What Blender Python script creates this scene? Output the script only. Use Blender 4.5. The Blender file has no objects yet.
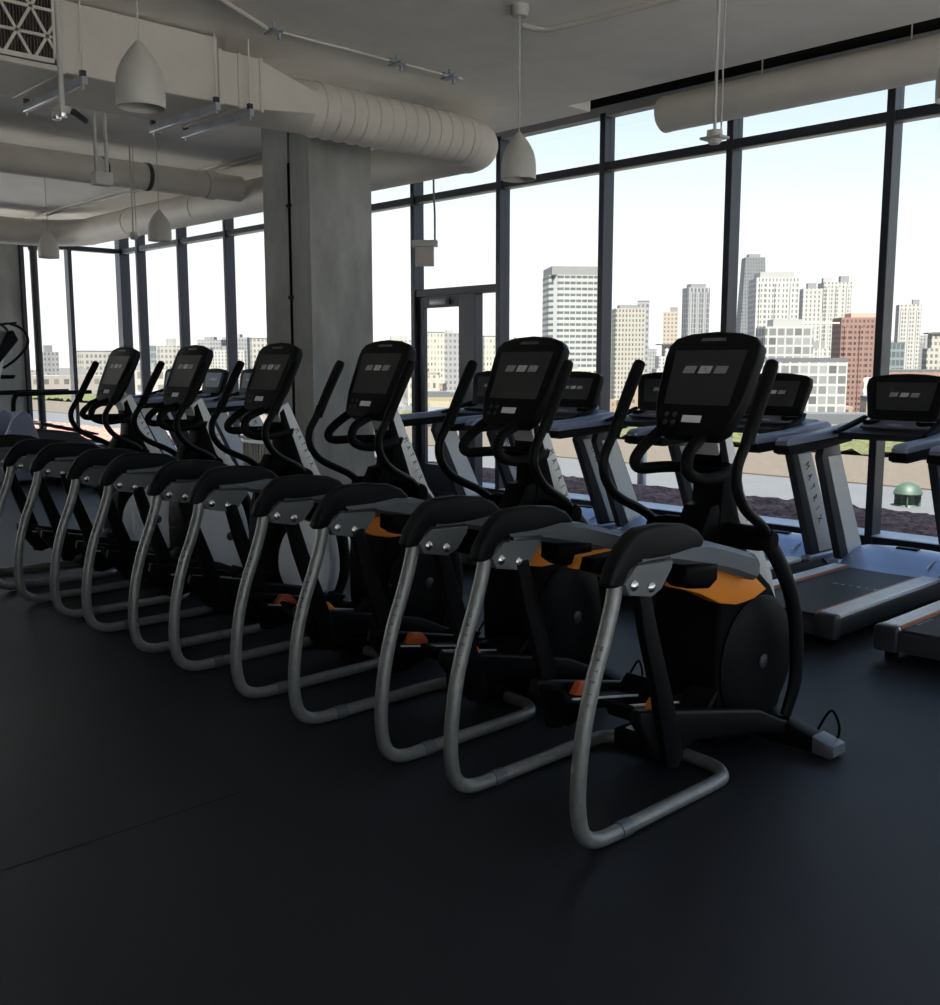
import bpy, bmesh, math, random
from mathutils import Vector, Matrix
random.seed(7)
D = bpy.data
SC = bpy.context.scene
COL = SC.collection
R = math.radians

# ------------------------------------------------------------------ materials
def new_mat(name):
    m = D.materials.new(name); m.use_nodes = True
    nt = m.node_tree
    return m, nt, nt.nodes['Principled BSDF']

def mat(name, color, rough=0.5, metal=0.0, var=0.0, scale=8.0, bump=0.0, bscale=200.0, spec=0.5, rvar=0.0, coat=0.0):
    m, nt, b = new_mat(name)
    b.inputs['Base Color'].default_value = (*color, 1)
    b.inputs['Roughness'].default_value = rough
    b.inputs['Metallic'].default_value = metal
    b.inputs['Specular IOR Level'].default_value = spec
    b.inputs['Coat Weight'].default_value = coat
    if var > 0 or bump > 0 or rvar > 0:
        tc = nt.nodes.new('ShaderNodeTexCoord')
    if var > 0 or rvar > 0:
        n = nt.nodes.new('ShaderNodeTexNoise'); n.inputs['Scale'].default_value = scale
        n.inputs['Detail'].default_value = 6
        nt.links.new(tc.outputs['Object'], n.inputs['Vector'])
    if var > 0:
        r = nt.nodes.new('ShaderNodeValToRGB')
        r.color_ramp.elements[0].position = .3; r.color_ramp.elements[1].position = .7
        r.color_ramp.elements[0].color = (*[c * (1 - var) for c in color], 1)
        r.color_ramp.elements[1].color = (*[min(1, c * (1 + var)) for c in color], 1)
        nt.links.new(n.outputs['Fac'], r.inputs['Fac'])
        nt.links.new(r.outputs['Color'], b.inputs['Base Color'])
    if rvar > 0:
        mr = nt.nodes.new('ShaderNodeMapRange')
        mr.inputs['To Min'].default_value = rough - rvar; mr.inputs['To Max'].default_value = rough + rvar
        nt.links.new(n.outputs['Fac'], mr.inputs['Value'])
        nt.links.new(mr.outputs['Result'], b.inputs['Roughness'])
    if bump > 0:
        n2 = nt.nodes.new('ShaderNodeTexNoise'); n2.inputs['Scale'].default_value = bscale
        nt.links.new(tc.outputs['Object'], n2.inputs['Vector'])
        bp = nt.nodes.new('ShaderNodeBump'); bp.inputs['Strength'].default_value = bump
        bp.inputs['Distance'].default_value = .01
        nt.links.new(n2.outputs['Fac'], bp.inputs['Height'])
        nt.links.new(bp.outputs['Normal'], b.inputs['Normal'])
    return m

def emis(name, color, strength, base=(0.01, 0.01, 0.01), rough=.15):
    m, nt, b = new_mat(name)
    b.inputs['Base Color'].default_value = (*base, 1)
    b.inputs['Roughness'].default_value = rough
    b.inputs['Emission Color'].default_value = (*color, 1)
    b.inputs['Emission Strength'].default_value = strength
    return m

def glass_mat():
    m = D.materials.new('window_glass'); m.use_nodes = True
    nt = m.node_tree; nt.nodes.clear()
    o = nt.nodes.new('ShaderNodeOutputMaterial'); mx = nt.nodes.new('ShaderNodeMixShader')
    t = nt.nodes.new('ShaderNodeBsdfTransparent'); g = nt.nodes.new('ShaderNodeBsdfGlossy')
    lw = nt.nodes.new('ShaderNodeLayerWeight'); pw = nt.nodes.new('ShaderNodeMath'); pw.operation = 'POWER'; pw.inputs[1].default_value = 5
    f = nt.nodes.new('ShaderNodeMath'); f.operation = 'MULTIPLY_ADD'; f.inputs[1].default_value = .6; f.inputs[2].default_value = .025
    nt.links.new(lw.outputs['Facing'], pw.inputs[0]); nt.links.new(pw.outputs[0], f.inputs[0])
    t.inputs['Color'].default_value = (.975, .99, .985, 1); g.inputs['Roughness'].default_value = .01
    nt.links.new(f.outputs[0], mx.inputs['Fac']); nt.links.new(t.outputs[0], mx.inputs[1])
    nt.links.new(g.outputs[0], mx.inputs[2]); nt.links.new(mx.outputs[0], o.inputs['Surface'])
    return m

def facade(name, wall, win, du, dz, fu, fz, rough=.6, zoff=0.0, var=.25):
    """windows on a grid: u runs round the walls (x+y), z runs up"""
    m, nt, b = new_mat(name)
    wall = [c * .34 for c in wall]; win = [c * .20 for c in win]
    N = nt.nodes.new; L = nt.links.new
    tc = N('ShaderNodeTexCoord'); sp = N('ShaderNodeSeparateXYZ'); L(tc.outputs['Object'], sp.inputs[0])
    def math_(op, a, bb):
        n = N('ShaderNodeMath'); n.operation = op
        for i, v in enumerate((a, bb)):
            if isinstance(v, (int, float)): n.inputs[i].default_value = v
            else: L(v, n.inputs[i])
        return n.outputs[0]
    u = math_('ADD', sp.outputs['X'], math_('MULTIPLY', sp.outputs['Y'], .73))
    uu = math_('DIVIDE', u, du); zz = math_('DIVIDE', math_('ADD', sp.outputs['Z'], zoff), dz)
    fu_ = math_('LESS_THAN', math_('FRACT', uu, 0), fu); fz_ = math_('LESS_THAN', math_('FRACT', zz, 0), fz)
    mask = math_('MULTIPLY', fu_, fz_)
    geo = N('ShaderNodeNewGeometry'); sn = N('ShaderNodeSeparateXYZ'); L(geo.outputs['Normal'], sn.inputs[0])
    side = math_('LESS_THAN', sn.outputs['Z'], .5)
    mask = math_('MULTIPLY', mask, side)
    cb = N('ShaderNodeCombineXYZ'); L(math_('FLOOR', uu, 0), cb.inputs[0]); L(math_('FLOOR', zz, 0), cb.inputs[2])
    wn = N('ShaderNodeTexWhiteNoise'); L(cb.outputs[0], wn.inputs['Vector'])
    amt = math_('SUBTRACT', 1.0, math_('MULTIPLY', wn.outputs['Value'], var))
    mask = math_('MULTIPLY', mask, amt)
    mx = N('ShaderNodeMix'); mx.data_type = 'RGBA'
    mx.inputs['A'].default_value = (*wall, 1); mx.inputs['B'].default_value = (*win, 1)
    L(mask, mx.inputs['Factor']); L(mx.outputs['Result'], b.inputs['Base Color'])
    b.inputs['Roughness'].default_value = rough
    b.inputs['Specular IOR Level'].default_value = .2
    return m

def rubber_floor():
    m, nt, b = new_mat('rubber_floor')
    N = nt.nodes.new; L = nt.links.new
    tc = N('ShaderNodeTexCoord')
    big = N('ShaderNodeTexNoise'); big.inputs['Scale'].default_value = .9; big.inputs['Detail'].default_value = 8
    big.inputs['Roughness'].default_value = .65
    L(tc.outputs['Object'], big.inputs['Vector'])
    sp = N('ShaderNodeTexNoise'); sp.inputs['Scale'].default_value = 260; L(tc.outputs['Object'], sp.inputs['Vector'])
    r = N('ShaderNodeValToRGB'); r.color_ramp.elements[0].color = (.005, .0068, .0118, 1); r.color_ramp.elements[1].color = (.0115, .0143, .0217, 1)
    L(big.outputs['Fac'], r.inputs['Fac'])
    r2 = N('ShaderNodeValToRGB'); r2.color_ramp.elements[0].position = .62; r2.color_ramp.elements[1].position = .72
    r2.color_ramp.elements[0].color = (0, 0, 0, 1); r2.color_ramp.elements[1].color = (.03, .032, .038, 1)
    L(sp.outputs['Fac'], r2.inputs['Fac'])
    ad = N('ShaderNodeMix'); ad.data_type = 'RGBA'; ad.blend_type = 'ADD'; ad.inputs['Factor'].default_value = .5
    L(r.outputs['Color'], ad.inputs['A']); L(r2.outputs['Color'], ad.inputs['B']); L(ad.outputs['Result'], b.inputs['Base Color'])
    mr = N('ShaderNodeMapRange'); mr.inputs['To Min'].default_value = .44; mr.inputs['To Max'].default_value = .62
    L(big.outputs['Fac'], mr.inputs['Value']); L(mr.outputs['Result'], b.inputs['Roughness'])
    bp = N('ShaderNodeBump'); bp.inputs['Strength'].default_value = .25; bp.inputs['Distance'].default_value = .004
    L(sp.outputs['Fac'], bp.inputs['Height']); L(bp.outputs['Normal'], b.inputs['Normal'])
    b.inputs['Specular IOR Level'].default_value = .4
    return m

def concrete(name, base, var=.22, lines=True):
    m, nt, b = new_mat(name)
    N = nt.nodes.new; L = nt.links.new
    tc = N('ShaderNodeTexCoord')
    n1 = N('ShaderNodeTexNoise'); n1.inputs['Scale'].default_value = 2.2; n1.inputs['Detail'].default_value = 9; n1.inputs['Roughness'].default_value = .62
    mp = N('ShaderNodeMapping'); mp.inputs['Scale'].default_value = (1.4, 1.4, .55)
    L(tc.outputs['Object'], mp.inputs['Vector']); L(mp.outputs[0], n1.inputs['Vector'])
    r = N('ShaderNodeValToRGB'); r.color_ramp.elements[0].position = .32; r.color_ramp.elements[1].position = .68
    r.color_ramp.elements[0].color = (*[c * (1 - var) for c in base], 1); r.color_ramp.elements[1].color = (*[c * (1 + var) for c in base], 1)
    L(n1.outputs['Fac'], r.inputs['Fac']); L(r.outputs['Color'], b.inputs['Base Color'])
    n2 = N('ShaderNodeTexNoise'); n2.inputs['Scale'].default_value = 45; L(tc.outputs['Object'], n2.inputs['Vector'])
    bp = N('ShaderNodeBump'); bp.inputs['Strength'].default_value = .2; bp.inputs['Distance'].default_value = .01
    L(n2.outputs['Fac'], bp.inputs['Height']); L(bp.outputs['Normal'], b.inputs['Normal'])
    b.inputs['Roughness'].default_value = .85; b.inputs['Specular IOR Level'].default_value = .25
    return m

M = dict(
    floor=rubber_floor(),
    ceiling=concrete('painted_ceiling', (.84, .80, .74), .04),
    wall=mat('painted_wall', (.42, .41, .40), .8, var=.05),
    column=concrete('bare_concrete', (.33, .335, .325)),
    alu=mat('dark_bronze_aluminium', (.030, .034, .048), .34, .25, var=.1, scale=3),
    alu_grey=mat('anodised_grey', (.30, .31, .33), .4, .5),
    glass=glass_mat(),
    black_void=mat('black_recess', (.008, .008, .009), .9),
    head=mat('head_trim_grey', (.35, .35, .37), .6),
    duct=mat('painted_duct', (.60, .555, .50), .55, var=.05, scale=4),
    galv=mat('galvanised_steel', (.40, .43, .47), .38, .6, var=.15, scale=6),
    lamp=mat('white_enamel', (.46, .445, .41), .45),
    lamp_in=mat('lamp_inside', (.55, .54, .50), .6),
    white_plastic=mat('white_plastic', (.46, .45, .43), .5),
    dark_plastic=mat('dark_plastic', (.02, .021, .024), .45, var=.1),
    black=mat('black_shroud', (.0028, .003, .0038), .5, var=.15, scale=5, spec=.05),
    satin=mat('satin_black', (.004, .0043, .0058), .45, spec=.12),
    rubber=mat('grip_rubber', (.004, .004, .0048), .6, spec=.1, bump=.15, bscale=300),
    padm=mat('pad_cover', (.005, .0058, .0082), .5, spec=.16),
    tube=mat('silver_tube_paint', (.24, .25, .255), .38, .45, var=.12, scale=30),
    plate=mat('grey_bracket', (.15, .165, .18), .45, .3),
    beam=mat('steel_beam_paint', (.16, .18, .21), .34, .45),
    silver=mat('silver_cover', (.60, .62, .64), .38, .25),
    mast=mat('brushed_silver_mast', (.66, .67, .68), .42, .2),
    orange=mat('orange_accent', (.78, .26, .03), .45),
    redo=mat('dark_orange_accent', (.5, .10, .03), .45),
    chrome=mat('bolt_chrome', (.7, .7, .7), .22, 1),
    screen=emis('console_screen', (.35, .38, .40), .004, (.004, .0045, .005), .25),
    logo=emis('screen_icon', (.9, .92, .92), .030, (.10, .10, .10), .3),
    logo_dim=emis('screen_icon_dim', (.8, .8, .8), .018, (.06, .06, .06), .3),
    ink=mat('dark_lettering', (.03, .03, .035), .5),
    label=mat('white_sticker', (.75, .77, .8), .5),
    disc=mat('dark_wheel_cover', (.0045, .0048, .0064), .5, spec=.1),
    disc_silver=mat('silver_wheel_cover', (.80, .83, .88), .45, .0),
    hood=mat('silver_blue_hood', (.33, .385, .53), .36, .35),
    tread_dark=mat('treadmill_dark_frame', (.03, .033, .042), .42),
    belt=mat('treadmill_belt', (.022, .024, .03), .62, bump=.1, bscale=400),
    rail=mat('ribbed_silver_rail', (.74, .76, .80), .35, .2),
    rail_face=mat('handrail_cover', (.20, .215, .30), .42, .1),
    rust=mat('copper_stripe', (.42, .15, .09), .5),
    mulch=mat('mulch', (.24, .125, .10), .95, var=.6, scale=22, bump=1, bscale=30),
    paving=mat('terrace_paving', (.078, .081, .086), .85, var=.06, scale=1.2),
    bounce_flashing_white=mat('white_bounce_and_flashing', (.80, .79, .77), .9, var=.05, scale=.5),  # white of the flashing and of the added terraces that bounce sun indoors
    gravel=mat('tan_gravel', (.085, .068, .049), .95, var=.12, scale=6),
    grass=mat('sedum_grass', (.07, .074, .03), .95, var=.3, scale=9),
    green=mat('green_vent_paint', (.035, .062, .044), .55),
    ground=mat('city_ground', (.13, .12, .105), .95, var=.3, scale=.05),
    exit=emis('exit_letters', (.8, .12, .08), .05, (.42, .32, .30), .5),
)

# ------------------------------------------------------------------ mesh helper
class MB:
    def __init__(s): s.bm = bmesh.new()
    def _new(s, geom_before):
        return [v for v in s.bm.verts if v not in geom_before]
    def box(s, x0, x1, y0, y1, z0, z1, bev=0.0, seg=2):
        if x1 < x0: x0, x1 = x1, x0
        if y1 < y0: y0, y1 = y1, y0
        if z1 < z0: z0, z1 = z1, z0
        vs = [s.bm.verts.new((x, y, z)) for x in (x0, x1) for y in (y0, y1) for z in (z0, z1)]
        fs = [s.bm.faces.new([vs[i] for i in q]) for q in ((0, 1, 3, 2), (4, 6, 7, 5), (0, 4, 5, 1), (2, 3, 7, 6), (0, 2, 6, 4), (1, 5, 7, 3))]
        if bev > 0:
            es = list({e for f in fs for e in f.edges})
            bmesh.ops.bevel(s.bm, geom=es, offset=bev, segments=seg, profile=.5, affect='EDGES')
        return s
    def prism(s, pts, a0, a1, axis='x', bev=0.0, seg=2, fn=None):
        """extrude a 2-D outline: axis x takes (y,z); y takes (x,z); z takes (x,y)"""
        def P(p, a):
            if fn: return fn(p, a)
            return {'x': (a, p[0], p[1]), 'y': (p[0], a, p[1]), 'z': (p[0], p[1], a)}[axis]
        A = [s.bm.verts.new(P(p, a0)) for p in pts]; B = [s.bm.verts.new(P(p, a1)) for p in pts]
        n = len(pts)
        caps = [s.bm.faces.new(A), s.bm.faces.new(B[::-1])]
        sides = [s.bm.faces.new((A[i], B[i], B[(i + 1) % n], A[(i + 1) % n])) for i in range(n)]
        bmesh.ops.recalc_face_normals(s.bm, faces=caps + sides)
        if bev > 0:
            es = list({e for f in caps for e in f.edges})
            bmesh.ops.bevel(s.bm, geom=es, offset=bev, segments=seg, profile=.5, affect='EDGES')
        return s
    def tube(s, pts, r, n=14, sub=0, cap=True, flat=None):
        pts = [Vector(p) for p in pts]
        rs = list(r) if isinstance(r, (list, tuple)) else [r] * len(pts)
        if sub: pts, rs = smooth(pts, rs, sub)
        rings = []; T0 = (pts[1] - pts[0]).normalized()
        ref = Vector((1, 0, 0)) if abs(T0.x) < .9 else Vector((0, 0, 1))
        U = (ref - T0 * ref.dot(T0)).normalized()
        for i, p in enumerate(pts):
            if i == 0: T = pts[1] - pts[0]
            elif i == len(pts) - 1: T = pts[-1] - pts[-2]
            else: T = (pts[i + 1] - pts[i]).normalized() + (pts[i] - pts[i - 1]).normalized()
            T.normalize(); U = (U - T * U.dot(T)).normalized(); V = T.cross(U)
            fx, fy = flat if flat else (1, 1)
            rings.append([s.bm.verts.new(p + (U * math.cos(2 * math.pi * k / n) * fx + V * math.sin(2 * math.pi * k / n) * fy) * rs[i]) for k in range(n)])
        for a, b in zip(rings, rings[1:]):
            for k in range(n): s.bm.faces.new((a[k], a[(k + 1) % n], b[(k + 1) % n], b[k]))
        if cap: s.bm.faces.new(rings[0][::-1]); s.bm.faces.new(rings[-1])
        return s
    def lathe(s, prof, c=(0, 0, 0), axis='z', n=32, sy=1.0):
        """prof: (radius, height) pairs"""
        def P(r, h, a):
            ca, sa = r * math.cos(a), r * math.sin(a)
            v = {'z': (ca, sa, h), 'x': (h, ca, sa), 'y': (sa, h, ca)}[axis]
            return (c[0] + v[0], c[1] + v[1], c[2] + v[2])
        rings = []
        for r, h in prof:
            if r < 1e-6: rings.append([s.bm.verts.new(P(0, h, 0))])
            else: rings.append([s.bm.verts.new(P(r, h, 2 * math.pi * k / n)) for k in range(n)])
        for a, b in zip(rings, rings[1:]):
            for k in range(n):
                q = [a[k % len(a)], a[(k + 1) % len(a)], b[(k + 1) % len(b)], b[k % len(b)]]
                q = list(dict.fromkeys(q))
                if len(q) > 2: s.bm.faces.new(q)
        for rg, rev in ((rings[0], True), (rings[-1], False)):
            if len(rg) > 2: s.bm.faces.new(rg[::-1] if rev else rg)
        return s
    def grid(s, x0, x1, y0, y1, z, nx, ny, zf=None):
        vs = [[s.bm.verts.new((x0 + (x1 - x0) * i / nx, y0 + (y1 - y0) * j / ny, z + (zf(i, j) if zf else 0))) for j in range(ny + 1)] for i in range(nx + 1)]
        for i in range(nx):
            for j in range(ny): s.bm.faces.new((vs[i][j], vs[i + 1][j], vs[i + 1][j + 1], vs[i][j + 1]))
        return s
    def build(s, name, material, parent=None, smoothang=40, label=None, fixn=True):
        if fixn: bmesh.ops.recalc_face_normals(s.bm, faces=s.bm.faces[:])
        me = D.meshes.new(name); s.bm.to_mesh(me); s.bm.free()
        me.materials.append(material)
        if smoothang:
            for p in me.polygons: p.use_smooth = True
            me.set_sharp_from_angle(angle=R(smoothang))
        o = D.objects.new(name, me); COL.objects.link(o)
        if parent: o.parent = parent
        if label: o['label'] = label
        return o

def smooth(pts, rs, sub):
    P = [pts[0]] + pts + [pts[-1]]; Q = [rs[0]] + rs + [rs[-1]]
    out, ro = [], []
    for i in range(1, len(P) - 2):
        for k in range(sub):
            t = k / sub; t2, t3 = t * t, t ** 3
            p = .5 * ((2 * P[i]) + (P[i + 1] - P[i - 1]) * t + (2 * P[i - 1] - 5 * P[i] + 4 * P[i + 1] - P[i + 2]) * t2 + (3 * P[i] - P[i - 1] - 3 * P[i + 1] + P[i + 2]) * t3)
            out.append(p); ro.append(Q[i] + (Q[i + 1] - Q[i]) * t)
    out.append(pts[-1]); ro.append(rs[-1])
    return out, ro

def thing(name, label, cat, loc=(0, 0, 0), rz=0, group=None):
    o = D.objects.new(name, None); COL.objects.link(o); o.empty_display_size = .1
    o.location = loc; o.rotation_euler = (0, 0, rz)
    o['label'] = label; o['category'] = cat
    if group: o['group'] = group
    return o
def tag(o, label, cat, group=None):
    o['label'] = label; o['category'] = cat
    if group: o['group'] = group
    return o
def struct(o): o['kind'] = 'structure'; return o
def copy_tree(o, parent=None):
    c = o.copy(); COL.objects.link(c)
    if parent: c.parent = parent
    for ch in [k for k in D.objects if k.parent == o]: copy_tree(ch, c)
    return c

# lettering
_glyph = {}
def glyph(s):
    if s not in _glyph:
        cu = D.curves.new('lettering', 'FONT'); cu.body = s; cu.align_x = 'CENTER'; cu.align_y = 'CENTER'; cu.extrude = .02
        cu.resolution_u = 3
        t = D.objects.new('lettering', cu); COL.objects.link(t)
        dg = bpy.context.evaluated_depsgraph_get(); dg.update()
        me = D.meshes.new_from_object(t.evaluated_get(dg))
        D.objects.remove(t); _glyph[s] = me
    return _glyph[s]
def letter(mb, s, origin, xd, yd, size, sx=1.0):
    xd = Vector(xd).normalized(); yd = Vector(yd); yd = (yd - xd * yd.dot(xd)).normalized(); zd = xd.cross(yd)
    me = glyph(s); base = [mb.bm.verts.new(Vector(origin) + (xd * v.co.x * sx + yd * v.co.y) * size + zd * v.co.z * size) for v in me.vertices]
    for p in me.polygons:
        try: mb.bm.faces.new([base[i] for i in p.vertices])
        except ValueError: pass
def word(mb, s, start, step, xd, yd, size, sx=1.0):
    p = Vector(start)
    for ch in s: letter(mb, ch, p, xd, yd, size, sx); p = p + Vector(step)

# ------------------------------------------------------------------ camera
CX, CYAW = 0, 0
F, PITCH, AZ, H = 1020.0, math.atan(140 / 1020), R(43.6), 1.65
cam = D.cameras.new('camera'); co = D.objects.new('camera', cam); COL.objects.link(co)
fh = Vector((-math.cos(AZ), math.sin(AZ), 0)); fw = fh * math.cos(PITCH) - Vector((0, 0, 1)) * math.sin(PITCH)
co.location = (0, 0, H); co.rotation_euler = fw.to_track_quat('-Z', 'Y').to_euler()
cam.sensor_fit = 'VERTICAL'; cam.sensor_height = 24; cam.lens = F / 1005 * 24; cam.clip_end = 6000; cam.clip_start = .05
SC.camera = co

# ------------------------------------------------------------------ room shell
WY, WX, EX, SY, CZ = 8.65, -18.4, 5.17, -6.5, 4.0
struct(MB().box(WX - .15, EX, SY, WY + .1, -.15, 0).build('floor', M['floor'], smoothang=0))
struct(MB().prism([(WX - .2, SY), (EX, SY), (EX, 7.44), (-6.5, 7.44), (-6.5, 7.76), (-9.2, 7.76), (-9.2, 7.42), (WX - .2, 7.42)], CZ, CZ + .3, 'z').build('ceiling', M['ceiling'], smoothang=0))
struct(MB().box(WX - .2, EX, 7.3, WY + .4, 4.9, 5.1).build('trim_1', M['black_void'], smoothang=0))
struct(MB().box(WX - .2, EX, WY, WY + .3, 4.27, 4.9).build('trim_2', M['black_void'], smoothang=0))
struct(MB().box(WX, EX, 7.36, 7.40, CZ + .3, 4.9).build('trim_3', M['black_void'], smoothang=0))
struct(MB().box(WX, EX, WY - .08, WY + .06, 4.17, 4.27, .005).build('trim_4', M['head'], smoothang=0))
wn = 0
def added_bay(axis, at_, a, b):
    global wn
    wn += 1
    def bx(m_, u0, u1, t, z0, z1):
        if axis == 'x': m_.box(at_ - t, at_ + t, u0, u1, z0, z1)
        else: m_.box(u0, u1, at_ - t, at_ + t, z0, z1)
        return m_
    m_ = MB(); bx(m_, a, a + .07, .08, 0, 4.2)
    for z0, z1 in ((0, .12), (3.63, 3.71), (4.12, 4.2)): bx(m_, a, b, .07, z0, z1)
    w = struct(m_.build(f'window_{wn}', M['alu'], smoothang=0))
    bx(MB(), a + .07, b, .004, .12, 3.63).build('pane', M['glass'], w, 0)
    bx(MB(), a + .07, b, .004, 3.71, 4.12).build('pane', M['glass'], w, 0)
for k in range(10): added_bay('x', EX + .1, SY + 1.515 * k, SY + 1.515 * (k + 1))  # right wall glazing, out of view, added to let daylight reach the ceiling
struct(MB().box(WX - .2, EX + .2, SY - .2, SY, 0, 5.1).build('wall_back', M['wall'], smoothang=0))
struct(MB().box(WX - .2, WX + .02, 6.0, 6.80, 0, 4.2).build('wall_left', M['column'], smoothang=0))
struct(MB().box(WX - .2, WX + .02, SY, SY + .6, 0, CZ).build('wall_left_end', M['column'], smoothang=0))

# right (long) window wall: bays of 1.52 m
BX = [-3.96 - 1.522 * k for k in range(-6, 10)] + [WX]
DOOR = (-10.05, -8.53)
def mullion(mb, x, y0=WY - .09, y1=WY + .08, w=.035, z0=0.0, z1=4.2):
    mb.box(x - w, x + w, y0, y1, z0, z1, .004, 1)
for i in range(len(BX) - 1):
    x1, x0 = BX[i], BX[i + 1]
    isdoor = abs(x1 - DOOR[1]) < .1
    wn += 1
    mb = MB(); mullion(mb, x0 if x0 > WX + .01 else WX + .06)
    if i == 0: mullion(mb, x1 - .04)
    mb.box(x0, x1, WY - .07, WY + .07, 3.63, 3.71, .004, 1)
    if not isdoor:
        mb.box(x0, x1, WY - .07, WY + .07, .05, .15, .004, 1)
        mb.box(x0, x1, WY - .12, WY + .1, 0, .05)
        w = struct(mb.build(f'window_{wn}', M['alu'], smoothang=0))
        MB().box(x0 + .035, x1 - .035, WY - .004, WY + .004, .15, 3.63).build('pane', M['glass'], w, 0)
        MB().box(x0 + .035, x1 - .035, WY - .05, WY + .05, 3.622, 3.63).build('drip_edge', M['alu_grey'], w, 0)
        MB().box(x0 + .035, x1 - .035, WY - .1, WY + .06, .15, .158).build('sill_strip', M['label'], w, 0)
    else:
        mb.box(x0, x1, WY - .07, WY + .07, 2.47, 2.56, .004, 1)
        mb.box(-9.14, -8.93, WY - .07, WY + .07, 0, 2.47, .004, 1)
        mb.box(-8.93, x1, WY - .07, WY + .07, 0, .15, .004, 1)
        w = struct(mb.build(f'window_{wn}', M['alu'], smoothang=0))
        MB().box(x0 + .035, x1 - .035, WY - .004, WY + .004, 2.56, 3.63).build('pane', M['glass'], w, 0)
        MB().box(-8.93, x1 - .035, WY - .004, WY + .004, .15, 2.47).build('pane', M['glass'], w, 0)
        MB().box(x0 + .035, x1 - .035, WY - .05, WY + .05, 3.622, 3.63).build('drip_edge', M['alu_grey'], w, 0)
        dm = MB()
        a, b = x0 + .04, -9.145
        dm.box(a, a + .11, WY - .03, WY + .03, .02, 2.465, .004, 1); dm.box(b - .11, b, WY - .03, WY + .03, .02, 2.465, .004, 1)
        dm.box(a + .11, b - .11, WY - .03, WY + .03, 2.33, 2.465, .004, 1); dm.box(a + .11, b - .11, WY - .03, WY + .03, .02, .36, .004, 1)
        d = struct(dm.build('door_1', M['alu'], smoothang=0))
        MB().box(a + .11, b - .11, WY - .004, WY + .004, .36, 2.33).build('pane', M['glass'], d, 0)
        MB().box(-9.72, -9.42, WY - .10, WY - .03, 2.36, 2.43, .008).build('door_closer', M['alu_grey'], d)
        MB().tube([(b - .06, WY - .03, .95), (b - .06, WY - .10, .97), (b - .06, WY - .10, 1.25), (b - .06, WY - .03, 1.27)], .012, 10).build('door_handle', M['alu_grey'], d)
    MB().box(x0 + .035, x1 - .035, WY - .004, WY + .004, 3.71, 4.17).build('pane', M['glass'], w, 0)
# left window wall
LY = [WY, 7.63, 6.80]
ADDED_LY = [6.0 - 1.522 * k for k in range(0, 9)]  # further bays, out of view, added for daylight on floor and ceiling
def left_bay(y1, y0, n):
    mb = MB()
    mb.box(WX - .08, WX + .09, y0 - .035, y0 + .035, 0, 4.2, .004, 1)
    mb.box(WX - .07, WX + .07, y0, y1, 3.63, 3.71); mb.box(WX - .07, WX + .07, y0, y1, 0, .15); mb.box(WX - .07, WX + .07, y0, y1, 4.12, 4.2)
    w = struct(mb.build(f'window_{n}', M['alu'], smoothang=0))
    MB().box(WX - .004, WX + .004, y0 + .035, y1, .15, 3.63).build('pane', M['glass'], w, 0)
    MB().box(WX - .004, WX + .004, y0 + .035, y1, 3.71, 4.12).build('pane', M['glass'], w, 0)
for seq in (LY, ADDED_LY):
    for a, b in zip(seq, seq[1:]):
        wn += 1; left_bay(a, b, wn)
cp = MB().box(WX - .09, WX + .10, WY - .10, WY + .09, 0, 4.2).build('trim_5', M['alu'], smoothang=0); struct(cp)

# round black post in front of the left windows
sm_ = MB().box(-3.340, -3.335, .6, 1.95, .0002, .0012)
struct(sm_.build('floor_seam', M['black_void'], smoothang=0))
pp = MB().tube([(-17.6, 6.72, 0), (-17.6, 6.72, 3.62)], .06, 16)
pp.lathe([(.075, 0), (.075, .08), (.06, .1)], (-17.6, 6.72, 3.5), n=16)
tag(pp.build('drain_pipe', M['dark_plastic']), 'slim round black pipe standing before the far left windows', 'pipe')

# concrete column
colm = MB().prism([(-8.80, 5.6), (-8.37, 5.6), (-8.37, 5.635), (-8.33, 5.635), (-8.33, 5.6), (-8.02, 5.6), (-8.02, 6.32), (-8.80, 6.32)], 0, 4.0, 'z')
struct(colm.build('concrete_column', M['column'], smoothang=0))
cdt = MB().tube([(-8.35, 5.6, 0.1), (-8.35, 5.6, 3.5)], .016, 10)
for z in (.6, 1.6, 2.25, 3.1): cdt.box(-8.385, -8.315, 5.585, 5.615, z, z + .03)
tag(cdt.build('conduit', M['black']), 'thin dark conduit strapped up the face of the concrete column', 'conduit')

# ------------------------------------------------------------------ ducts
duct = thing('rectangular_air_duct', 'large painted rectangular air duct turning into a ribbed round pipe, under the ceiling', 'duct', (0, 0, 0))
DX, DXL, DZ0, DZ1 = -6.9, -7.75, 3.53, 3.985
MB().box(DXL, DX, 1.0, 4.04, DZ0, DZ1, .006, 1).build('trunk', M['duct'], duct)
c = MB()
c.box(DXL, DX, 4.07, 4.40, DZ0, DZ1 - .08, .006, 1)
c.build('end_section', M['duct'], duct)
for y in (2.88, 4.04, 4.20, 4.385):
    MB().box(DXL - .012, DX + .012, y, y + .03, DZ0 - .012, DZ1 - (.0 if y < 3 else .075), .004, 1).build('flange', M['duct'], duct)
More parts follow.
